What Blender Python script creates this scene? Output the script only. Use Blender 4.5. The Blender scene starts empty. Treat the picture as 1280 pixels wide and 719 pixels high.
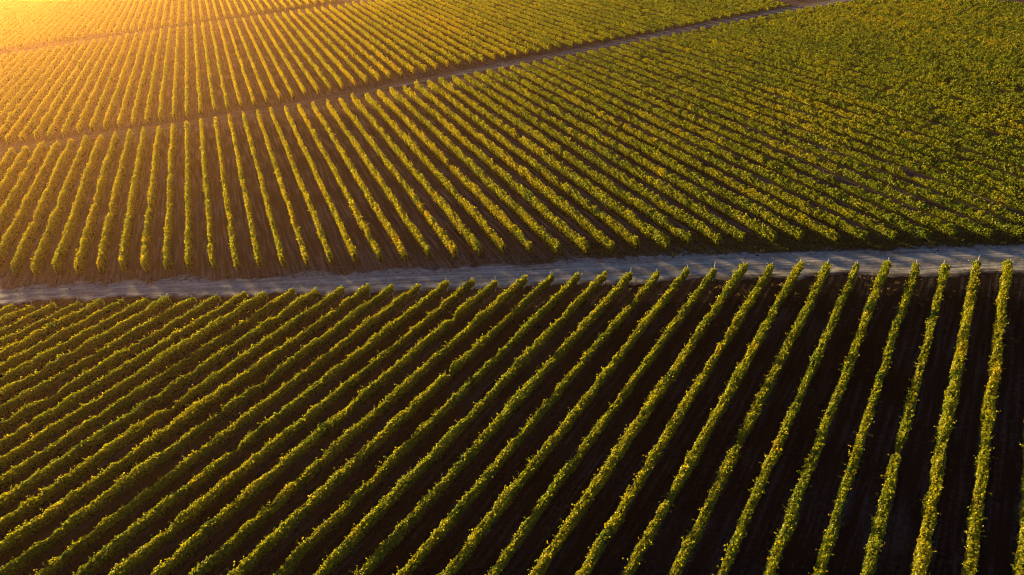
import bpy, math
import numpy as np
from math import radians, sin, cos, atan2

RNG = np.random.default_rng(11)
S = bpy.context.scene
COL = S.collection

# ------------------------------------------------------------------ camera
FOC, CX, CY = 865.0, 640.0, 359.5          # in pixels of the 1280x719 photograph
CAM_H = 37.0
TILT, ROLL = radians(31.749), radians(6.786)
_f = np.array([0, cos(TILT), -sin(TILT)])
_r = np.array([1.0, 0, 0])
_u = np.cross(_r, _f)
CR = _r * cos(ROLL) - _u * sin(ROLL)
CU = _u * cos(ROLL) + _r * sin(ROLL)
CF = _f


def project(P):
    """world points (N,3) -> photo pixels, used only to know which stretch of a row is in view"""
    Q = P - np.array([0, 0, CAM_H])
    z = Q @ CF
    z = np.where(z < 1e-3, 1e-3, z)
    return CX + FOC * (Q @ CR) / z, CY - FOC * (Q @ CU) / z


cam_data = bpy.data.cameras.new("camera")
cam_data.sensor_fit = 'HORIZONTAL'
cam_data.sensor_width = 36.0
cam_data.lens = FOC / 1280.0 * 36.0
cam_data.clip_start = 0.5
cam_data.clip_end = 4000.0
cam = bpy.data.objects.new("camera", cam_data)
COL.objects.link(cam)
from mathutils import Matrix, Vector
M = Matrix(((CR[0], CU[0], -CF[0], 0), (CR[1], CU[1], -CF[1], 0), (CR[2], CU[2], -CF[2], CAM_H), (0, 0, 0, 1)))
cam.matrix_world = M
S.camera = cam

# ------------------------------------------------------------------ light
SUN_AZ, SUN_EL = radians(-36.0), radians(6.8)
SUN_STRENGTH = 5.0
SKY_STRENGTH = 0.05
EXPOSURE = 2.2
HAZE_DENSITY, HAZE_G = 0.00017, 0.725

world = bpy.data.worlds.new("World")
S.world = world
world.use_nodes = True
nt = world.node_tree
for nd_ in list(nt.nodes):
    nt.nodes.remove(nd_)
wo = nt.nodes.new("ShaderNodeOutputWorld")
bg = nt.nodes.new("ShaderNodeBackground")
sky = nt.nodes.new("ShaderNodeTexSky")
sky.sky_type = 'NISHITA'
sky.sun_disc = False
sky.sun_elevation = SUN_EL
sky.sun_rotation = SUN_AZ
sky.altitude = 200
sky.air_density = 0.7
sky.dust_density = 0.5
sky.ozone_density = 1.6
bg.inputs["Strength"].default_value = SKY_STRENGTH
nt.links.new(sky.outputs[0], bg.inputs[0])
nt.links.new(bg.outputs[0], wo.inputs[0])

sd = bpy.data.lights.new("sun", 'SUN')
sd.energy = SUN_STRENGTH
sd.angle = radians(5.5)
sd.color = (1.0, 0.70, 0.26)
so = bpy.data.objects.new("sun", sd)
COL.objects.link(so)
sv = Vector((cos(SUN_EL) * sin(SUN_AZ), cos(SUN_EL) * cos(SUN_AZ), sin(SUN_EL)))
so.rotation_euler = sv.to_track_quat('Z', 'Y').to_euler()
so.location = (-150, 250, 120)

S.view_settings.view_transform = 'Standard'
S.view_settings.look = 'None'
S.view_settings.gamma = 1.0
S.view_settings.exposure = EXPOSURE
S.view_settings.use_curve_mapping = False
S.render.engine = 'CYCLES'
S.cycles.use_denoising = True
S.cycles.denoising_prefilter = 'NONE'
S.cycles.pixel_filter_type = 'BLACKMAN_HARRIS'
S.cycles.filter_width = 1.1
S.cycles.max_bounces = 6
S.cycles.diffuse_bounces = 3
S.cycles.transmission_bounces = 4
S.cycles.volume_bounces = 0
S.cycles.caustics_reflective = False
S.cycles.caustics_refractive = False

# ------------------------------------------------------------------ the two row directions of the vineyard
D_NEAR = np.array([0.5993, 0.8005]); N_NEAR = np.array([0.8005, -0.5993])
D_UP = np.array([-0.3238, 0.9461]);  N_UP = np.array([0.9461, 0.3238])
AZ_NEAR = atan2(D_NEAR[1], D_NEAR[0]); AZ_UP = atan2(D_UP[1], D_UP[0])


# ------------------------------------------------------------------ small helpers
def noise1(x, seed, octaves=3, base=1.0):
    """smooth 1-D value noise in about -1..1"""
    x = np.asarray(x, float)
    out = np.zeros_like(x); amp = 1.0; tot = 0.0; fr = base
    for o in range(octaves):
        r = np.random.default_rng(seed * 131 + o * 17 + 5)
        tab = r.uniform(-1, 1, 1024)
        t = x * fr + 37.3 * o + 200
        i = np.floor(t).astype(int); f = t - i
        f = f * f * (3 - 2 * f)
        out += amp * (tab[i % 1024] * (1 - f) + tab[(i + 1) % 1024] * f)
        tot += amp; amp *= 0.55; fr *= 2.1
    return out / tot


_T2 = np.random.default_rng(4).uniform(-1, 1, (256, 256))


def noise2(P, seed, fr):
    """smooth 2-D value noise over the ground"""
    u = P[:, 0] * fr + seed * 7.7 + 100; v = P[:, 1] * fr + seed * 3.3 + 100
    i = np.floor(u).astype(int); j = np.floor(v).astype(int)
    f = u - i; g = v - j
    f = f * f * (3 - 2 * f); g = g * g * (3 - 2 * g)
    t = lambda a, b: _T2[a % 256, b % 256]
    return (t(i, j) * (1 - f) + t(i + 1, j) * f) * (1 - g) + (t(i, j + 1) * (1 - f) + t(i + 1, j + 1) * f) * g


def mesh_quads(name, V, tint=None, mats=(), mat_index=None, tris=False):
    """V: (faces, 4 or 3, 3) separate faces"""
    k = V.shape[1]
    nf = V.shape[0]
    me = bpy.data.meshes.new(name)
    me.vertices.add(nf * k)
    me.vertices.foreach_set("co", np.ascontiguousarray(V, dtype=np.float32).ravel())
    me.loops.add(nf * k)
    me.loops.foreach_set("vertex_index", np.arange(nf * k, dtype=np.int32))
    me.polygons.add(nf)
    me.polygons.foreach_set("loop_start", np.arange(0, nf * k, k, dtype=np.int32))
    if mat_index is not None:
        me.polygons.foreach_set("material_index", mat_index.astype(np.int32))
    me.update(calc_edges=True)
    if tint is not None:
        a = me.attributes.new("tint", 'FLOAT', 'FACE')
        a.data.foreach_set("value", tint.astype(np.float32))
    for m in mats:
        me.materials.append(m)
    return me


def link(name, me, parent=None, loc=None):
    o = bpy.data.objects.new(name, me)
    COL.objects.link(o)
    if parent is not None:
        o.parent = parent
    if loc is not None:
        o.location = loc
    return o


def tag(o, label=None, cat=None, group=None, kind=None):
    for k, v in (("label", label), ("category", cat), ("group", group), ("kind", kind)):
        if v:
            o[k] = v
    return o


def new_mat(name):
    m = bpy.data.materials.new(name)
    m.use_nodes = True
    t = m.node_tree
    for n_ in list(t.nodes):
        t.nodes.remove(n_)
    return m, t, t.nodes.new("ShaderNodeOutputMaterial")


def N(t, typ, **kw):
    n_ = t.nodes.new(typ)
    for k, v in kw.items():
        setattr(n_, k, v)
    return n_


def ramp(t, stops):
    r = t.nodes.new("ShaderNodeValToRGB")
    el = r.color_ramp.elements
    while len(el) < len(stops):
        el.new(0.5)
    for e, (p, c) in zip(el, stops):
        e.position = p
        e.color = (*c, 1)
    return r


# ------------------------------------------------------------------ materials
def leaf_material(name, stops, gloss=0.05, transl=0.45):
    m, t, out = new_mat(name)
    at = N(t, "ShaderNodeAttribute", attribute_name="tint")
    cr = ramp(t, stops)
    t.links.new(at.outputs["Fac"], cr.inputs[0])
    di = N(t, "ShaderNodeBsdfDiffuse"); tr = N(t, "ShaderNodeBsdfTranslucent")
    gl = N(t, "ShaderNodeBsdfGlossy"); gl.inputs["Roughness"].default_value = 0.5
    t.links.new(cr.outputs[0], di.inputs[0])
    hs = N(t, "ShaderNodeHueSaturation"); hs.inputs["Value"].default_value = 1.9; hs.inputs["Hue"].default_value = 0.49; hs.inputs["Saturation"].default_value = 1.1
    t.links.new(cr.outputs[0], hs.inputs["Color"])
    t.links.new(hs.outputs[0], tr.inputs[0])
    mx = N(t, "ShaderNodeMixShader"); mx.inputs[0].default_value = transl
    t.links.new(di.outputs[0], mx.inputs[1]); t.links.new(tr.outputs[0], mx.inputs[2])
    m2 = N(t, "ShaderNodeMixShader"); m2.inputs[0].default_value = gloss
    t.links.new(mx.outputs[0], m2.inputs[1]); t.links.new(gl.outputs[0], m2.inputs[2])
    gl.inputs["Color"].default_value = (0.75, 0.8, 0.5, 1)
    t.links.new(m2.outputs[0], out.inputs[0])
    return m


LEAF = leaf_material("vine_leaf", [
    (0.00, (0.022, 0.055, 0.006)), (0.25, (0.060, 0.105, 0.007)), (0.50, (0.150, 0.175, 0.005)),
    (0.72, (0.250, 0.225, 0.005)), (0.88, (0.310, 0.238, 0.006)), (1.00, (0.300, 0.150, 0.012))], 0.025)
WEED = leaf_material("weed_blade", [
    (0.0, (0.030, 0.050, 0.016)), (0.5, (0.075, 0.085, 0.030)), (0.8, (0.16, 0.12, 0.06)), (1.0, (0.30, 0.20, 0.12))], 0.0, 0.3)

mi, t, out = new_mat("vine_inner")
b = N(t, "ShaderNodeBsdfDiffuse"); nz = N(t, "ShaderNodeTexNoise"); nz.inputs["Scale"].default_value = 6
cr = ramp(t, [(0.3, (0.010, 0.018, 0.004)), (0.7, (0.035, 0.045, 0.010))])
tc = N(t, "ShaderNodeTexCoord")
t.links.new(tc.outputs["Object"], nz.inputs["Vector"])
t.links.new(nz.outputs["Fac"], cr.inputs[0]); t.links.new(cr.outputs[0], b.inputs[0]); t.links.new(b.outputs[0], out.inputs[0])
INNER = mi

mw, t, out = new_mat("weathered_post")
b = N(t, "ShaderNodeBsdfPrincipled"); nz = N(t, "ShaderNodeTexNoise"); nz.inputs["Scale"].default_value = 9
cr = ramp(t, [(0.3, (0.30, 0.25, 0.20)), (0.7, (0.55, 0.49, 0.42))])
t.links.new(nz.outputs["Fac"], cr.inputs[0]); t.links.new(cr.outputs[0], b.inputs["Base Color"]); t.links.new(b.outputs[0], out.inputs[0])
b.inputs["Roughness"].default_value = 0.85
POST = mw


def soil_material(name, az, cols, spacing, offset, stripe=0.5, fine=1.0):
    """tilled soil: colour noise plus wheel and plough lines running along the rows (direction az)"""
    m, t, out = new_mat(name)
    tc = N(t, "ShaderNodeTexCoord")
    mp = N(t, "ShaderNodeMapping"); mp.vector_type = 'TEXTURE'
    mp.inputs["Rotation"].default_value = (0, 0, az)
    t.links.new(tc.outputs["Object"], mp.inputs["Vector"])
    # stretched noise along the row = plough and tyre lines
    mp2 = N(t, "ShaderNodeMapping"); mp2.inputs["Scale"].default_value = (0.10, 1.9, 1)
    t.links.new(mp.outputs[0], mp2.inputs["Vector"])
    n1 = N(t, "ShaderNodeTexNoise"); n1.inputs["Scale"].default_value = 1.6; n1.inputs["Detail"].default_value = 4
    t.links.new(mp2.outputs[0], n1.inputs["Vector"])
    n2 = N(t, "ShaderNodeTexNoise"); n2.inputs["Scale"].default_value = 0.16; n2.inputs["Detail"].default_value = 5
    t.links.new(tc.outputs["Object"], n2.inputs["Vector"])
    n3 = N(t, "ShaderNodeTexNoise"); n3.inputs["Scale"].default_value = 3.2; n3.inputs["Detail"].default_value = 6; n3.inputs["Roughness"].default_value = 0.7
    t.links.new(tc.outputs["Object"], n3.inputs["Vector"])
    a1 = N(t, "ShaderNodeMath", operation='MULTIPLY'); a1.inputs[1].default_value = stripe
    t.links.new(n1.outputs["Fac"], a1.inputs[0])
    a2 = N(t, "ShaderNodeMath", operation='MULTIPLY_ADD'); a2.inputs[1].default_value = 0.35
    t.links.new(n2.outputs["Fac"], a2.inputs[0]); t.links.new(a1.outputs[0], a2.inputs[2])
    a3 = N(t, "ShaderNodeMath", operation='MULTIPLY_ADD'); a3.inputs[1].default_value = 0.45 * fine
    t.links.new(n3.outputs["Fac"], a3.inputs[0]); t.links.new(a2.outputs[0], a3.inputs[2])
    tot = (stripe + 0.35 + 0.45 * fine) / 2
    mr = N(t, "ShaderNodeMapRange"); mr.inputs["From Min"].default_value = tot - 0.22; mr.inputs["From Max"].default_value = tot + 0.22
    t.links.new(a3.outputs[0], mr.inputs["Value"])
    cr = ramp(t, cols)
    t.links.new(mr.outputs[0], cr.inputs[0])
    bs = N(t, "ShaderNodeBsdfDiffuse")
    t.links.new(cr.outputs[0], bs.inputs[0])
    bp = N(t, "ShaderNodeBump"); bp.inputs["Strength"].default_value = 0.9; bp.inputs["Distance"].default_value = 0.12
    t.links.new(a3.outputs[0], bp.inputs["Height"]); t.links.new(bp.outputs[0], bs.inputs["Normal"])
    t.links.new(bs.outputs[0], out.inputs[0])
    return m


SOIL_UP = soil_material("reddish_soil", AZ_UP, [(0.0, (0.026, 0.015, 0.014)), (0.5, (0.068, 0.043, 0.044)), (1.0, (0.21, 0.158, 0.158))], 2.52, 0, 0.8, 1.2)
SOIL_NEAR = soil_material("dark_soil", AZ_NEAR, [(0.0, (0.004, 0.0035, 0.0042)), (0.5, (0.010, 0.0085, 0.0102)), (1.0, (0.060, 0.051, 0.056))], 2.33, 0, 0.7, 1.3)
SOIL_FAR = soil_material("plain_soil", 0.0, [(0.0, (0.05, 0.035, 0.025)), (1.0, (0.13, 0.09, 0.06))], 2.5, 0)


def road_material(name, az, lo, mid, hi, edge_col=(0.045, 0.030, 0.028), wheels=2.5):
    m, t, out = new_mat(name)
    tc = N(t, "ShaderNodeTexCoord")
    mp = N(t, "ShaderNodeMapping"); mp.vector_type = 'TEXTURE'; mp.inputs["Rotation"].default_value = (0, 0, az)
    t.links.new(tc.outputs["Object"], mp.inputs["Vector"])
    mp2 = N(t, "ShaderNodeMapping"); mp2.inputs["Scale"].default_value = (0.09, 2.6, 1)
    t.links.new(mp.outputs[0], mp2.inputs["Vector"])
    n1 = N(t, "ShaderNodeTexNoise"); n1.inputs["Scale"].default_value = 1.4; n1.inputs["Detail"].default_value = 5; n1.inputs["Roughness"].default_value = 0.65
    t.links.new(mp2.outputs[0], n1.inputs["Vector"])
    n3 = N(t, "ShaderNodeTexNoise"); n3.inputs["Scale"].default_value = 2.2; n3.inputs["Detail"].default_value = 6
    t.links.new(tc.outputs["Object"], n3.inputs["Vector"])
    a = N(t, "ShaderNodeMath", operation='MULTIPLY_ADD'); a.inputs[1].default_value = 0.5
    t.links.new(n3.outputs["Fac"], a.inputs[0]); t.links.new(n1.outputs["Fac"], a.inputs[2])
    mr = N(t, "ShaderNodeMapRange"); mr.inputs["From Min"].default_value = 0.55; mr.inputs["From Max"].default_value = 0.95
    t.links.new(a.outputs[0], mr.inputs["Value"])
    cr = ramp(t, [(0.0, lo), (0.5, mid), (1.0, hi)])
    ac = N(t, "ShaderNodeAttribute", attribute_name="across")
    nw = N(t, "ShaderNodeTexNoise"); nw.inputs["Scale"].default_value = 0.25; nw.inputs["Detail"].default_value = 2
    t.links.new(tc.outputs["Object"], nw.inputs["Vector"])
    wv = N(t, "ShaderNodeMath", operation='MULTIPLY_ADD'); wv.inputs[1].default_value = 0.16
    t.links.new(nw.outputs["Fac"], wv.inputs[0]); t.links.new(ac.outputs["Fac"], wv.inputs[2])
    sn = N(t, "ShaderNodeMath", operation='MULTIPLY'); sn.inputs[1].default_value = 2 * math.pi * wheels
    t.links.new(wv.outputs[0], sn.inputs[0])
    si = N(t, "ShaderNodeMath", operation='SINE'); t.links.new(sn.outputs[0], si.inputs[0])
    ad = N(t, "ShaderNodeMath", operation='MULTIPLY_ADD'); ad.inputs[1].default_value = 0.15      # worn wheel lines paler than the strip between
    t.links.new(si.outputs[0], ad.inputs[0]); t.links.new(mr.outputs[0], ad.inputs[2])
    t.links.new(ad.outputs[0], cr.inputs[0])
    eg = N(t, "ShaderNodeAttribute", attribute_name="edge")
    ne = N(t, "ShaderNodeTexNoise"); ne.inputs["Scale"].default_value = 0.9; ne.inputs["Detail"].default_value = 6; ne.inputs["Roughness"].default_value = 0.65
    t.links.new(tc.outputs["Object"], ne.inputs["Vector"])
    es = N(t, "ShaderNodeMath", operation='MULTIPLY_ADD'); es.inputs[1].default_value = 1.3
    t.links.new(ne.outputs["Fac"], es.inputs[0]); t.links.new(eg.outputs["Fac"], es.inputs[2])
    em = N(t, "ShaderNodeMapRange"); em.inputs["From Min"].default_value = 0.55; em.inputs["From Max"].default_value = 1.0
    t.links.new(es.outputs[0], em.inputs["Value"])
    mc = N(t, "ShaderNodeMix", data_type='RGBA')
    mc.inputs["A"].default_value = (*edge_col, 1)
    t.links.new(em.outputs[0], mc.inputs["Factor"]); t.links.new(cr.outputs[0], mc.inputs["B"])
    bs = N(t, "ShaderNodeBsdfDiffuse"); t.links.new(mc.outputs["Result"], bs.inputs[0])
    bp = N(t, "ShaderNodeBump"); bp.inputs["Strength"].default_value = 1.0; bp.inputs["Distance"].default_value = 0.10
    t.links.new(a.outputs[0], bp.inputs["Height"]); t.links.new(bp.outputs[0], bs.inputs["Normal"])
    t.links.new(bs.outputs[0], out.inputs[0])
    return m


ROAD = road_material("pale_dust", radians(-8.5), (0.13, 0.118, 0.116), (0.235, 0.218, 0.216), (0.37, 0.345, 0.34))
TRACK = road_material("track_dust", AZ_UP - math.pi / 2, (0.05, 0.033, 0.027), (0.11, 0.078, 0.064), (0.18, 0.14, 0.125))
PALE_TRACK = road_material("pale_track_dust", AZ_UP - math.pi / 2, (0.07, 0.06, 0.06), (0.17, 0.155, 0.155), (0.32, 0.30, 0.30))

# ------------------------------------------------------------------ lines on the ground
# road edges in world metres, read off the photograph's ground plane
ROAD_FAR = np.array([(-140, 86), (-59.7, 72.7), (-40.0, 70.5), (-18.5, 66.9), (-0.8, 64.8), (18.2, 62.3), (33.6, 59.4), (50.2, 56.6), (130, 43)], float)
ROAD_NEAR = np.array([(-140, 83.5), (-58.7, 70.0), (-38.8, 67.1), (-18.0, 63.3), (-1.0, 60.7), (17.1, 58.0), (31.8, 55.3), (47.2, 52.3), (130, 38)], float)
# block edges as (across, along) in the upper rows' own frame
MID_LOW = np.array([(-80, 117), (-32.1, 92.5), (-24.8, 88.6), (-11.9, 81.0), (-4.4, 77.2), (9.3, 70.3), (16.4, 66.6), (21.8, 64.0), (30.1, 59.4), (37.9, 55.6), (43.6, 53.0), (61.0, 43.0), (67.0, 39.4), (170, -20)])
MID_TOP = np.array([(-60, 148), (-41.4, 146.6), (-31.6, 145.5), (-14.8, 140.5), (0.8, 137.3), (12.3, 135), (23.6, 134.5), (37.7, 134.0), (65.0, 132.2), (100.2, 131.4), (121.4, 130.5), (135.1, 128.0), (170, 124)])
FAR_BOT = np.array([(-60, 159), (-44.7, 157.1), (-32.4, 154.2), (-12.4, 150), (2.9, 148.1), (18.2, 146.9), (40.1, 146.8), (55.8, 145), (87.6, 144.0), (109.3, 143.4), (129.0, 141.7), (180, 137)])
FAR_TOP = np.array([(-140, 263), (-60, 262.2), (-26.8, 261.5), (-8.4, 259.2), (0.3, 257.7), (17.7, 252.5), (33, 250), (80, 244), (180, 235)])
THIRD_BOT = np.array([(-140, 281), (-60, 280.4), (-42.0, 279.0), (-30.7, 275.5), (-14.0, 270.5), (16.4, 267), (33, 264), (80, 258), (180, 249)])


def ip(poly, x):
    return np.interp(x, poly[:, 0], poly[:, 1])


def up_xy(a, b):
    return np.outer(np.atleast_1d(a), N_UP) + np.outer(np.atleast_1d(b), D_UP)


def strip_mesh(name, A, B, z, mat, rag=0.35, step=0.7, cross=6, seed=3, relief=0.0):
    """a ribbon between two polylines (N,2) with ragged edges"""
    def resample(P, n):
        s = np.r_[0, np.cumsum(np.linalg.norm(np.diff(P, axis=0), axis=1))]
        q = np.linspace(0, s[-1], n)
        return np.c_[np.interp(q, s, P[:, 0]), np.interp(q, s, P[:, 1])], q
    L = np.linalg.norm(np.diff(A, axis=0), axis=1).sum()
    n = int(L / step) + 2
    A, q = resample(A, n); B, _ = resample(B, n)
    w = (A - B); w /= np.linalg.norm(w, axis=1)[:, None]
    A = A + w * (noise1(q, seed, 4, 0.35) * rag * 1.6)[:, None]
    B = B - w * (noise1(q, seed + 1, 4, 0.35) * rag)[:, None]
    fr = np.linspace(0, 1, cross + 1)
    V = A[:, None, :] * (1 - fr)[None, :, None] + B[:, None, :] * fr[None, :, None]
    Z = np.full(V.shape[:2], z)
    if relief:
        prof = np.sin(fr * math.pi * 5.0) * relief
        Z = Z + prof[None, :] + noise1(q, seed + 7, 3, 0.5)[:, None] * relief * 0.6
        Z[:, 0] = z; Z[:, -1] = z
        Z = np.maximum(Z, z - 0.0)
    P = np.concatenate([V, Z[..., None]], axis=2).reshape(-1, 3)
    m = cross + 1
    i = (np.arange(n - 1)[:, None] * m + np.arange(cross)[None, :]).ravel()
    F = np.c_[i, i + 1, i + m + 1, i + m]
    me = bpy.data.meshes.new(name)
    me.from_pydata(P.tolist(), [], F.tolist())
    me.update()
    if me.polygons[0].normal.z < 0:
        me.flip_normals()
    me.materials.append(mat)
    for nm, val in (("across", np.tile(fr, n)), ("edge", np.tile(np.minimum(fr, 1 - fr) * 2, n))):
        at_ = me.attributes.new(nm, 'FLOAT', 'POINT')
        at_.data.foreach_set("value", val.astype(np.float32))
    me.polygons.foreach_set("use_smooth", np.ones(len(me.polygons), dtype=bool))
    return link(name, me)


def sheet(name, pts, z, mat):
    me = bpy.data.meshes.new(name)
    me.from_pydata([(x, y, z) for x, y in pts], [], [list(range(len(pts)))])
    me.update()
    if me.polygons[0].normal.z < 0:
        me.flip_normals()
    me.materials.append(mat)
    return tag(link(name, me), kind='structure')


G = 1500.0
sheet("ground", [(-G, -G), (G, -G), (G, G), (-G, G)], -0.004, SOIL_FAR)
mid_line = (ROAD_FAR + ROAD_NEAR) / 2
sheet("reddish_soil", [tuple(p) for p in mid_line] + [(420, 40), (420, 620), (-520, 620), (-520, 90)], 0.0, SOIL_UP)
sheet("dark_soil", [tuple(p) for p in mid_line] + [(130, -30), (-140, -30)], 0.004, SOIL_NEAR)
tag(strip_mesh("dirt_road", ROAD_FAR + [0, 0.35], ROAD_NEAR - [0, 0.7], 0.012, ROAD, 0.95, 0.35, 16, 3, 0.05), kind='structure')
qa = np.linspace(-60, 175, 60)
qf = np.linspace(-60, 180, 60)
cen = ip(MID_TOP, qa) * 0.45 + ip(FAR_BOT, qa) * 0.55
tag(strip_mesh("dusty_track", np.array([N_UP * a + D_UP * (b + 2.4) for a, b in zip(qa, cen)]),
               np.array([N_UP * a + D_UP * (b - 2.4) for a, b in zip(qa, cen)]), 0.008, TRACK, 1.0, 0.8, 6, 21, 0.04), kind='structure')
qp = np.linspace(18, 175, 60)
cenp = ip(MID_TOP, qp) * 0.5 + ip(FAR_BOT, qp) * 0.5 + 0.1
taper = np.clip((qp - 18) / 25, 0.05, 1)
tag(strip_mesh("pale_wheel_track", np.array([N_UP * a + D_UP * (b + 2.2 * w_) for a, b, w_ in zip(qp, cenp, taper)]),
               np.array([N_UP * a + D_UP * (b - 2.2 * w_) for a, b, w_ in zip(qp, cenp, taper)]), 0.014, PALE_TRACK, 0.8, 0.7, 6, 41, 0.03), kind='structure')
qb = np.linspace(-140, 120, 60)
cen2 = ip(FAR_TOP, qb) * 0.5 + ip(THIRD_BOT, qb) * 0.5
tag(strip_mesh("dusty_track", np.array([N_UP * a + D_UP * (b + 4.5) for a, b in zip(qb, cen2)]),
               np.array([N_UP * a + D_UP * (b - 5.0) for a, b in zip(qb, cen2)]), 0.008, TRACK, 1.0, 1.2, 6, 31, 0.04), kind='structure')


# ------------------------------------------------------------------ vine rows
def leaves_from(P, Nrm, size, rng, jitter=0.75, up=0.35):
    """kite-shaped, slightly folded leaf faces at P facing about Nrm"""
    n = len(P)
    nn = Nrm + rng.normal(0, jitter, (n, 3))
    nn[:, 2] += up
    nn /= np.linalg.norm(nn, axis=1)[:, None]
    a = rng.normal(0, 1, (n, 3))
    a[:, 2] -= 0.6                                  # tips hang down a little
    a -= nn * (a * nn).sum(1)[:, None]
    a /= np.linalg.norm(a, axis=1)[:, None] + 1e-9
    bb = np.cross(nn, a)
    l = (size * rng.uniform(0.65, 1.35, n))[:, None]
    w = l * rng.uniform(0.75, 1.05, n)[:, None]
    fold = nn * l * rng.uniform(0.02, 0.22, n)[:, None]
    tip = P + a * l * 0.55 - fold * 0.4
    base = P - a * l * 0.45
    s1 = P - a * l * 0.08 + bb * w * 0.5 + fold * 0.5
    s2 = P - a * l * 0.08 - bb * w * 0.5 + fold * 0.5
    return np.stack([base, s1, tip, s2], axis=1)


def vine_row_mesh(name, p0, d, nrm, L, half_w, height, dens, leaf, seed, tint0=0.5, tint_var=0.14, bush=1.0,
                  shoots=1.2, shoot_len=0.45, core_step=0.5, wob=0.10, weak=None, low=0.12, ends=(True, True), trunks=False, bushy=0.0):
    """one hedge-like row: leaf faces over a lumpy dark inner body, in coordinates local to p0"""
    rng = np.random.default_rng(seed)
    D = np.array([d[0], d[1], 0.0]); Q = np.array([nrm[0], nrm[1], 0.0]); Z = np.array([0, 0, 1.0])

    def shape(s):
        v = noise1(s, seed, 2, 0.85)                              # one vine after the next, about 1.2 m apart
        slow = noise1(s, seed + 400, 2, 0.13)
        hs = height * (1 + bush * (0.13 * v + 0.10 * slow + 0.06 * noise1(s, seed + 90, 2, 2.3)))
        wl = half_w * (1 + bush * (0.30 * noise1(s, seed + 1, 3, 0.8) + 0.12 * slow))
        wr = half_w * (1 + bush * (0.30 * noise1(s, seed + 2, 3, 0.8) + 0.12 * slow))
        off = wob * noise1(s, seed + 3, 2, 0.10) + 0.07 * noise1(s, seed + 4, 2, 0.7)
        g = np.ones_like(s)
        if weak is not None:
            for (c, r_, f) in weak:
                g = g * (1 - (1 - f) * np.exp(-((s - c) / r_) ** 2))
        if bushy:                                                  # single rounded bushes with dips between them
            ph = s / 1.25 + 0.75 * noise1(s, seed + 600, 2, 0.7) + seed * 0.37
            g = g * (1 - bushy * (1 - np.abs(np.sin(math.pi * ph)) ** 0.7) * (0.7 + 0.3 * v))
        if ends[0]:
            e = np.clip((s + 0.25) / 0.5, 0.5, 1) ** 0.5; g = g * e
        if ends[1]:
            e = np.clip((L - s + 0.25) / 0.5, 0.5, 1) ** 0.5; g = g * e
        return hs * (0.35 + 0.65 * g), wl * g, wr * g, off

    def section(th, hs, wl, wr, rad):
        """th 0..pi: from the foot of one side over the top to the other"""
        c, s_ = np.cos(th), np.sin(th)
        cx = np.sign(c) * np.abs(c) ** 0.75
        sz = np.abs(s_) ** 0.62
        x = np.where(c > 0, wr, wl) * cx * rad * (0.84 + 0.16 * sz)
        z = low + (hs - low) * sz * (0.45 + 0.55 * rad)
        return x, z

    n = max(int(dens * L), 8)
    s = rng.uniform(0, L, n)
    th = rng.uniform(0.02, math.pi - 0.02, n)
    rad = 1.0 - np.abs(rng.normal(0, 0.14, n)) + rng.uniform(0, 0.16, n)
    hs, wl, wr, off = shape(s)
    lump = noise1(s + 3.1 * th, seed + 60, 2, 1.5) * 0.6 + noise1(s - 4.3 * th, seed + 61, 2, 2.6) * 0.4
    rad = rad * (1 + 0.58 * bush * lump)
    keep = rad > 0.67                                             # hollows between the clumps
    s, th, rad, hs, wl, wr, off, lump = (q_[keep] for q_ in (s, th, rad, hs, wl, wr, off, lump)); n = len(s)
    x, z = section(th, hs, wl, wr, rad)
    z = z + rng.normal(0, 0.03, n)
    z = np.maximum(z, 0.05)
    P = D * s[:, None] + Q * (x + off)[:, None] + Z * z[:, None]
    Nr = Q * np.cos(th)[:, None] + Z * (np.sin(th) * 0.9)[:, None]
    if ends[1]:
        k = s > L - 0.4
        Nr[k] += D * 0.8
    if ends[0]:
        k = s < 0.4
        Nr[k] -= D * 0.8
    lv = [leaves_from(P, Nr, leaf, rng)]
    clump = noise1(s, seed + 7, 2, 0.45) * 0.10 + noise1(s, seed + 8, 1, 0.08) * 0.07
    wp = P[:, :2] + p0[:2]
    patch = noise2(wp, 5, 0.16) * 0.08 + noise2(wp, 9, 0.035) * 0.09
    vk = np.random.default_rng(seed + 5).random(int(L / 1.15) + 3)[np.floor(s / 1.15).astype(int)]
    odd = np.where(vk < 0.035, -0.34, np.where(vk > 0.97, 0.2, 0.0))
    tn = [tint0 + odd + clump + patch + 0.12 * lump + rng.normal(0, tint_var, n)]
    # shoots sticking out of the top and the sides
    m = int(shoots * L)
    if m > 0:
        k = 6
        ss = rng.uniform(0, L, m)
        hs, wl, wr, off = shape(ss)
        a0 = rng.normal(math.pi / 2, 0.55, m)
        x, z = section(np.clip(a0, 0.1, 3.04), hs, wl, wr, np.ones(m))
        dirv = Q * (np.cos(a0) * 0.9 + rng.normal(0, 0.25, m))[:, None] + Z * rng.uniform(0.4, 1.1, m)[:, None] + D * rng.normal(0, 0.45, m)[:, None]
        dirv /= np.linalg.norm(dirv, axis=1)[:, None]
        ln = shoot_len * rng.uniform(0.3, 1.0, m) ** 1.3
        base = D * ss[:, None] + Q * (x + off)[:, None] + Z * z[:, None]
        f = np.linspace(0.0, 1.0, k)
        pts = base[:, None, :] + dirv[:, None, :] * (ln[:, None] * f[None, :])[..., None]
        pts[..., 2] -= (ln[:, None] * f[None, :] ** 2 * 0.25)
        pts = pts.reshape(-1, 3) + rng.normal(0, leaf * 0.22, (m * k, 3))
        lv.append(leaves_from(pts, np.repeat(dirv, k, 0) * 0.3, leaf * 0.85, rng, 0.8, 0.2))
        tn.append(np.repeat(tint0 + 0.06 + rng.normal(0, 0.1, m), k) + rng.normal(0, 0.06, m * k))
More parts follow.
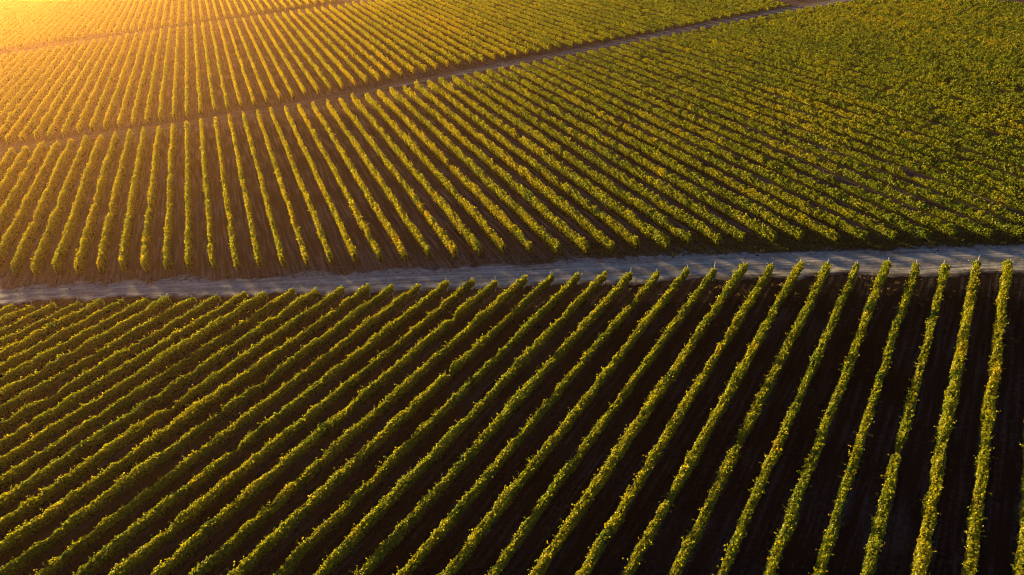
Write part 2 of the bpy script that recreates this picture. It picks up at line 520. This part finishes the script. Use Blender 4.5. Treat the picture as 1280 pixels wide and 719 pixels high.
    LV = np.concatenate(lv); TN = np.concatenate(tn); TN = np.clip(np.where(TN > 0.8, 0.8 + (TN - 0.8) * 0.45, TN), 0, 1)
    # inner body
    ns = int(L / core_step) + 2
    q = np.linspace(0.15, L - 0.15, ns)
    hs, wl, wr, off = shape(q)
    ang = np.linspace(0.0, math.pi, 8)
    rings = []
    for a_ in ang:
        x, z = section(np.full(ns, a_), hs, wl, wr, np.full(ns, 0.60))
        x = x + 0.05 * noise1(q, seed + 50 + int(a_ * 9), 2, 1.3)
        z = np.where((a_ < 0.01) | (a_ > 3.13), 0.02 if not trunks else low - 0.03, z * 0.93)
        rings.append(D * q[:, None] + Q * (x + off)[:, None] + Z * z[:, None])
    R = np.stack(rings, 1)                                        # (ns, 8, 3)
    core = np.stack([R[:-1, :-1], R[:-1, 1:], R[1:, 1:], R[1:, :-1]], axis=2).reshape(-1, 4, 3)
    cap0 = np.stack([R[0, 0], R[0, 2], R[0, 5], R[0, 7]])[None]
    cap1 = np.stack([R[-1, 7], R[-1, 5], R[-1, 2], R[-1, 0]])[None]
    core = np.concatenate([core, cap0, cap1])
    if trunks:                                                    # gnarled stems standing under the leaf wall
        nt_ = int(L / 1.1)
        tx = (np.arange(nt_) + 0.5) * 1.1 + rng.normal(0, 0.06, nt_)
        o_ = shape(tx)[3]
        ringT = []
        for zz, rr in ((0.0, 0.05), (0.3, 0.035), (low + 0.15, 0.03)):
            cx_ = D * (tx + rng.normal(0, 0.03, nt_))[:, None] + Q * (o_ + rng.normal(0, 0.03, nt_))[:, None] + Z * zz
            ringT.append(np.stack([cx_ + D * rr * cos(a_) + Q * rr * sin(a_) for a_ in np.arange(5) * 2 * math.pi / 5], 1))
        for j in range(2):
            a_, b_ = ringT[j], ringT[j + 1]
            core = np.concatenate([core, np.stack([a_, np.roll(a_, -1, 1), np.roll(b_, -1, 1), b_], axis=2).reshape(-1, 4, 3)])
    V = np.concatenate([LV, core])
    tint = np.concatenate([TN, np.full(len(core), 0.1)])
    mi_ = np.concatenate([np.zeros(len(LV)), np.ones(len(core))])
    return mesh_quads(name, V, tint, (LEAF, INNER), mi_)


ONES = ["zeroth", "first", "second", "third", "fourth", "fifth", "sixth", "seventh", "eighth", "ninth", "tenth", "eleventh", "twelfth",
        "thirteenth", "fourteenth", "fifteenth", "sixteenth", "seventeenth", "eighteenth", "nineteenth"]
TENS = {20: ("twentieth", "twenty"), 30: ("thirtieth", "thirty"), 40: ("fortieth", "forty"), 50: ("fiftieth", "fifty")}


def ordinal(i):
    if i < 20:
        return ONES[i]
    a, b_ = TENS[i // 10 * 10]
    return a if i % 10 == 0 else b_ + "-" + ONES[i % 10]


def seen_span(c, nv, dv, b0, b1, margin, z=0.8, frame=0):
    """the part of the line across=c, along b0..b1 that is inside the picture, widened by margin metres; and whether it is in the picture at all"""
    b_ = np.linspace(b0, b1, 400)
    P = np.c_[np.outer(np.full(400, c), nv) + np.outer(b_, dv), np.full(400, z)]
    Q = P - np.array([0, 0, CAM_H])
    x, y = project(P)
    ok = (Q @ CF > 2) & (x > -frame) & (x < 1280 + frame) & (y > -frame) & (y < 719 + frame)
    if not ok.any():
        return None
    i = np.nonzero(ok)[0]
    if len(i) < 5:
        return None
    return max(b0, b_[i[0]] - margin), min(b1, b_[i[-1]] + margin), (b_[i[0]] <= b0 + 1e-6), (b_[i[-1]] >= b1 - 1e-6)


def make_post(parent, base, lean_dir, length, lean, seed, rad=0.045):
    """weathered end post, leaning away from the row"""
    r_ = np.random.default_rng(seed)
    ax = np.array([lean_dir[0] * sin(lean), lean_dir[1] * sin(lean), cos(lean)])
    u = np.cross(ax, [0.3, 0.9, 0.1]); u /= np.linalg.norm(u); v = np.cross(ax, u)
    V = []; F = []
    k = 7
    for j, (f, rr) in enumerate(((0, 1.1), (0.5, 1.0), (0.97, 0.9), (1.0, 0.72))):
        for i in range(k):
            a = 2 * math.pi * i / k
            V.append(base + ax * (f * length - 0.15) + (u * cos(a) + v * sin(a)) * rad * rr * r_.uniform(0.93, 1.07))
    for j in range(3):
        for i in range(k):
            F.append((j * k + i, j * k + (i + 1) % k, (j + 1) * k + (i + 1) % k, (j + 1) * k + i))
    F.append(tuple(3 * k + i for i in range(k)))
    me = bpy.data.meshes.new("end_post")
    me.from_pydata([tuple(p) for p in V], [], F)
    me.update()
    me.materials.append(POST)
    return link("end_post", me, parent)


# ---- near block: rows running from the road's near side down out of the picture
TIP = np.array([(-95, 13.5), (-60, 33.0), (-45.9, 41.0), (-41.5, 43.7), (-36.8, 46.4), (-32.8, 49.0), (-27.8, 51.9), (-22.8, 54.0), (-18.2, 56.9), (-13.6, 59.8),
                (-8.6, 61.7), (-3.8, 64.4), (0.5, 65.9), (5.1, 68.6), (8, 70)])
NEAR_GROUP = "vine rows on the near side of the dirt road"
near = []
for k in range(-1, 46):
    c = 5.0 - 2.33 * k + (0.0 if k >= 0 else 0.08)
    e = float(ip(TIP, c)) + 0.9 + 0.35 * float(noise1([k * 1.0], 77, 1, 1.0)[0])
    sp = seen_span(c, N_NEAR, D_NEAR, -40.0, e, 7.0, frame=0 if k >= 0 else 40)
    if sp is None:
        continue
    near.append((k, c, sp[0], e, sp[3]))
near_n = len(near)
tips_seen = [r for r in near if r[4]]
LOOK_NEAR = {}
for idx, (k, c, b0, b1, tip_seen) in enumerate(near):
    rn = np.random.default_rng(500 + k)
    L = b1 - b0
    p0 = np.array([*(N_NEAR * c + D_NEAR * b0), 0.0])
    weak = []
    if rn.random() < 0.35:
        weak.append((rn.uniform(0.1, 0.9) * L, rn.uniform(0.4, 0.9), rn.uniform(0.35, 0.7)))
    hw = 0.225 + 0.075 * max(0.0, 1 - k / 18.0) + 0.02 * rn.normal()
    me = vine_row_mesh("vine_row", p0, D_NEAR, N_NEAR, L, hw, 1.25 + 0.05 * rn.normal(), 540, 0.128, 900 + k * 7, 0.55 + 0.03 * rn.normal(),
                       0.14, 1.15, 6.5, 0.55, 0.4, 0.06, weak, 0.54, (False, True), True)
    o = link("vine_row", None, None, tuple(p0))
    me.name = "foliage"
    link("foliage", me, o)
    if k == -1:
        lab = "dark vine row barely showing at the lower right corner of the near block"
    elif k <= 21:
        lab = f"trimmed vine row meeting the dirt road's near side, {ordinal(k + 1)} from the right"
    elif tip_seen:
        j = sum(1 for r in tips_seen if r[0] >= k)
        lab = f"trimmed vine row meeting the dirt road's near side, {ordinal(j)} from the left"
    else:
        j = sum(1 for r in near if (not r[4]) and r[0] <= k)
        lab = f"short corner piece of vine row below the road at the left edge, {ordinal(j)} upwards"
    tag(o, lab, "vine row", NEAR_GROUP)
    # an end post leaning out at the road end; local to the row's origin
    ln = D_NEAR
    make_post(o, np.array([*(D_NEAR * (L - 0.35) + N_NEAR * rn.normal(0, 0.08)), 0.0]), ln, 1.72 + (0.45 if k == 10 else 0) + 0.10 * rn.normal(), radians(12 + 4 * rn.normal()), k + 60)

# ---- upper blocks
def upper_rows(block, kr, lo, hi, frame_margin):
    rows = []
    for k in kr:
        c = -11.5 + 2.52 * k
        b0, b1 = float(ip(lo, c)), float(ip(hi, c))
        if b1 - b0 < 3:
            continue
        sp = seen_span(c, N_UP, D_UP, b0, b1, frame_margin)
        if sp is None:
            continue
        rows.append((k, c, *sp))
    return rows


def build_upper(rows, half_w, height, dens, leaf, seed0, labeler, group, shoots, core_step, bush_from=20.0):
    for i, (k, c, b0, b1, lo_seen, hi_seen) in enumerate(rows):
        rn = np.random.default_rng(seed0 + k)
        g = np.clip((c - bush_from) / 45.0, 0, 1)                 # looser, wider bushes towards the right-hand slope
        j0 = 0.45 * float(noise1([k * 1.0], seed0, 1, 1.0)[0]); j1 = 0.6 * float(noise1([k * 1.0 + 300], seed0, 1, 1.0)[0])
        b0 += j0 - (1.5 if lo_seen else 0) - (2.4 * g if seed0 == 6000 else 0); b1 += j1 + 0.4 + (1.6 * g if seed0 == 3000 else 0)
        L = b1 - b0
        p0 = np.array([*(N_UP * c + D_UP * b0), 0.0])
        weak = []
        for _ in range(rn.poisson(L * (0.010 + 0.008 * g))):
            weak.append((rn.uniform(0.03, 0.97) * L, rn.uniform(0.4, 1.0), rn.uniform(0.2, 0.7)))
        me = vine_row_mesh("vine_row", p0, D_UP, N_UP, L, half_w * (1 + 0.20 * g), height * (1 - 0.47 * g), dens * (1 + 0.8 * g), leaf, seed0 + 31 * k,
                           0.68 - 0.23 * g + 0.045 * rn.normal(), 0.115, 1.0 + 0.35 * g, shoots * (1.5 + 0.9 * g), 0.50, core_step, 0.10, weak, 0.12 + 0.14 * g, (lo_seen, hi_seen), False, 0.10 + 0.16 * g)
        o = link("vine_row", me, None, tuple(p0))
        tag(o, labeler(i, rows), "vine row", group)


mid = upper_rows("mid", range(-30, 72), MID_LOW, MID_TOP, 8.0)


def lab_mid(i, rows):
    r = rows[i]
    if r[4]:
        seen = [q for q in range(len(rows)) if rows[q][4]]
        j = seen.index(i)
        if j < len(seen) / 2:
            return f"vine row reaching down to the dirt road's far side, {ordinal(j + 1)} from the left"
        return f"vine row reaching down to the dirt road's far side, {ordinal(len(seen) - j)} from the right"
    if r[1] < 0:
        seen = [q for q in range(len(rows)) if not rows[q][4] and rows[q][1] < 0]
        return f"hazy vine row above the dirt road's left end, cut by the left edge, {ordinal(len(seen) - seen.index(i))} upwards"
    seen = [q for q in range(len(rows)) if not rows[q][4] and rows[q][1] > 0]
    return f"bushy green vine row running off the right edge above the dirt road, {ordinal(seen.index(i) + 1)} upwards"


build_upper(mid, 0.29, 1.55, 260, 0.16, 3000, lab_mid, "vine rows between the dirt road and the dusty track", 1.6, 0.6)

far = upper_rows("far", range(-40, 72), FAR_BOT, FAR_TOP, 8.0)


def lab_far(i, rows):
    if i < len(rows) / 2:
        return f"hazy golden vine row between the two dusty tracks, {ordinal(i + 1)} from the left"
    return f"yellow-green vine row above the upper dusty track, {ordinal(len(rows) - i)} from the right"


build_upper(far, 0.29, 1.45, 130, 0.21, 6000, lab_far, "vine rows beyond the dusty track", 0.9, 0.9, 40.0)

third = upper_rows("third", range(-60, 40), THIRD_BOT, np.array([(-150, 520), (-105, 505), (60, 400), (200, 330)], float), 10.0)


def lab_third(i, rows):
    if i < len(rows) / 2:
        return f"distant glowing vine row above the farthest track, {ordinal(i + 1)} from the left"
    return f"distant glowing vine row above the farthest track, {ordinal(len(rows) - i)} from the right"


build_upper(third, 0.32, 1.5, 55, 0.32, 9000, lab_third, "vine rows beyond the farthest track", 0.4, 1.5, 60.0)
print("ROWS near", len(near), "mid", len(mid), "far", len(far), "third", len(third))


# ------------------------------------------------------------------ weeds, verge grass, clods
def tuft_faces(P, hgt, blades, rng, spread=0.5):
    n = len(P)
    B = np.repeat(P, blades, 0)
    h = np.repeat(hgt, blades) * rng.uniform(0.5, 1.2, n * blades)
    az = rng.uniform(0, 2 * math.pi, n * blades)
    d = np.c_[np.cos(az), np.sin(az), np.zeros(n * blades)]
    side = np.c_[-np.sin(az), np.cos(az), np.zeros(n * blades)]
    B = B + d * (h * 0.35 * rng.uniform(0, 1, n * blades))[:, None]
    out_ = rng.uniform(0.1, 1.0, n * blades) * spread
    tip = B + d * (h * out_)[:, None] + np.array([0, 0, 1.0]) * (h * (1 - 0.4 * out_))[:, None]
    w = (h * 0.16)[:, None]
    midp = B * 0.5 + tip * 0.5 + np.array([0, 0, 1.0]) * (h * 0.12)[:, None]
    return np.stack([B, midp + side * w, tip, midp - side * w], axis=1)


rg = np.random.default_rng(77)
# green and straw-coloured verge between the road and the rows above it, thicker and greener to the right
n = 16000
xx = rg.uniform(-62, 62, n)
ylo = np.interp(xx, ROAD_FAR[:, 0], ROAD_FAR[:, 1])
depth = 5.0 * rg.beta(1.3, 1.6, n) - 0.25
keep = rg.random(n) < np.clip(0.22 + (xx + 5) / 45, 0.12, 1)
xx, ylo, depth = xx[keep], ylo[keep], depth[keep]
P = np.c_[xx, ylo + depth, np.zeros(len(xx))]
hg = rg.uniform(0.10, 0.34, len(P)) * (0.8 + 0.5 * np.clip(xx / 40, -0.5, 1))
Fv = tuft_faces(P, hg, 7, rg, 1.1)
tv = np.repeat(np.clip(0.35 - 0.25 * np.clip((xx - 10) / 40, -0.6, 1) + rg.normal(0, 0.16, len(P)), 0, 0.85), 7)
tag(link("verge_grass", mesh_quads("verge_grass", Fv, tv, (WEED,))), kind='stuff')
# weeds between the near rows, with straw patches close to the road
n = 5200
al = rg.uniform(-5, 70, n); ac = rg.uniform(-70, 8, n)
row = np.round((5.0 - ac) / 2.33)
ac = 5.0 - 2.33 * row + rg.normal(1.16, 0.38, n)
patch = noise1(al * 1.0 + row * 17.0, 55, 2, 0.33)
ok = (patch > 0.22 - 0.14 * np.clip(1 - (ip(TIP, ac) - al) / 14.0, 0, 1)) & (al < ip(TIP, ac) + 0.5)
al, ac, patch = al[ok], ac[ok], patch[ok]
P = np.c_[np.outer(ac, N_NEAR) + np.outer(al, D_NEAR), np.zeros(len(al))]
nearroad = np.clip(1 - (ip(TIP, ac) - al) / 16.0, 0, 1)
Fv = tuft_faces(P, rg.uniform(0.08, 0.26, len(P)) * (0.7 + 0.6 * nearroad), 8, rg, 1.2)
tv = np.repeat(np.clip(0.35 + 0.75 * nearroad * rg.uniform(0.2, 1, len(P)) + rg.normal(0, 0.1, len(P)), 0, 1), 8)
tag(link("lane_weeds", mesh_quads("lane_weeds", Fv, tv, (WEED,))), kind='stuff')


# clods and small tufts of earth along the road's far edge
def clods(P, size, rng):
    base = np.array([(1, 0, 0), (0, 1, 0), (-1, 0, 0), (0, -1, 0), (0, 0, 1), (0, 0, -1)], float)
    tri = [(0, 1, 4), (1, 2, 4), (2, 3, 4), (3, 0, 4), (1, 0, 5), (2, 1, 5), (3, 2, 5), (0, 3, 5)]
    out_ = []
    az = rng.uniform(0, 6.28, len(P))
    for j in range(len(P)):
        v = base * rng.uniform(0.6, 1.3, (6, 1)) * size[j] * np.array([1.5, 1.0, 0.7])
        c_, s_ = cos(az[j]), sin(az[j])
        v = v @ np.array([[c_, s_, 0], [-s_, c_, 0], [0, 0, 1]]) + P[j]
        out_.append(v[np.array(tri)])
    return np.concatenate(out_)


n = 900
xx = rg.uniform(-62, 62, n)
yy = np.interp(xx, ROAD_FAR[:, 0], ROAD_FAR[:, 1]) + rg.normal(0.25, 0.45, n)
P = np.c_[xx, yy, np.full(n, 0.03)]
Tv = clods(P, rg.uniform(0.04, 0.17, n), rg)
tag(link("soil_clods", mesh_quads("soil_clods", Tv, None, (SOIL_UP,))), kind='stuff')

# ------------------------------------------------------------------ sunset air
mh, t, out = new_mat("haze")
pv = N(t, "ShaderNodeVolumePrincipled")
pv.inputs["Color"].default_value = (1.0, 0.54, 0.23, 1)
pv.inputs["Density"].default_value = HAZE_DENSITY
pv.inputs["Anisotropy"].default_value = HAZE_G
pv.inputs["Density Attribute"].default_value = ""
t.links.new(pv.outputs[0], out.inputs["Volume"])
try:
    mh.cycles.homogeneous_volume = True
except Exception:
    pass
hz = G + 10
V = [(x, y, z) for z in (-1.0, CAM_H + 2.0) for x, y in ((-hz, -hz), (hz, -hz), (hz, hz), (-hz, hz))]
F = [(3, 2, 1, 0), (4, 5, 6, 7), (0, 1, 5, 4), (1, 2, 6, 5), (2, 3, 7, 6), (3, 0, 4, 7)]
me = bpy.data.meshes.new("haze")
me.from_pydata(V, [], F)
me.update()
me.materials.append(mh)
tag(link("haze", me), kind='stuff')
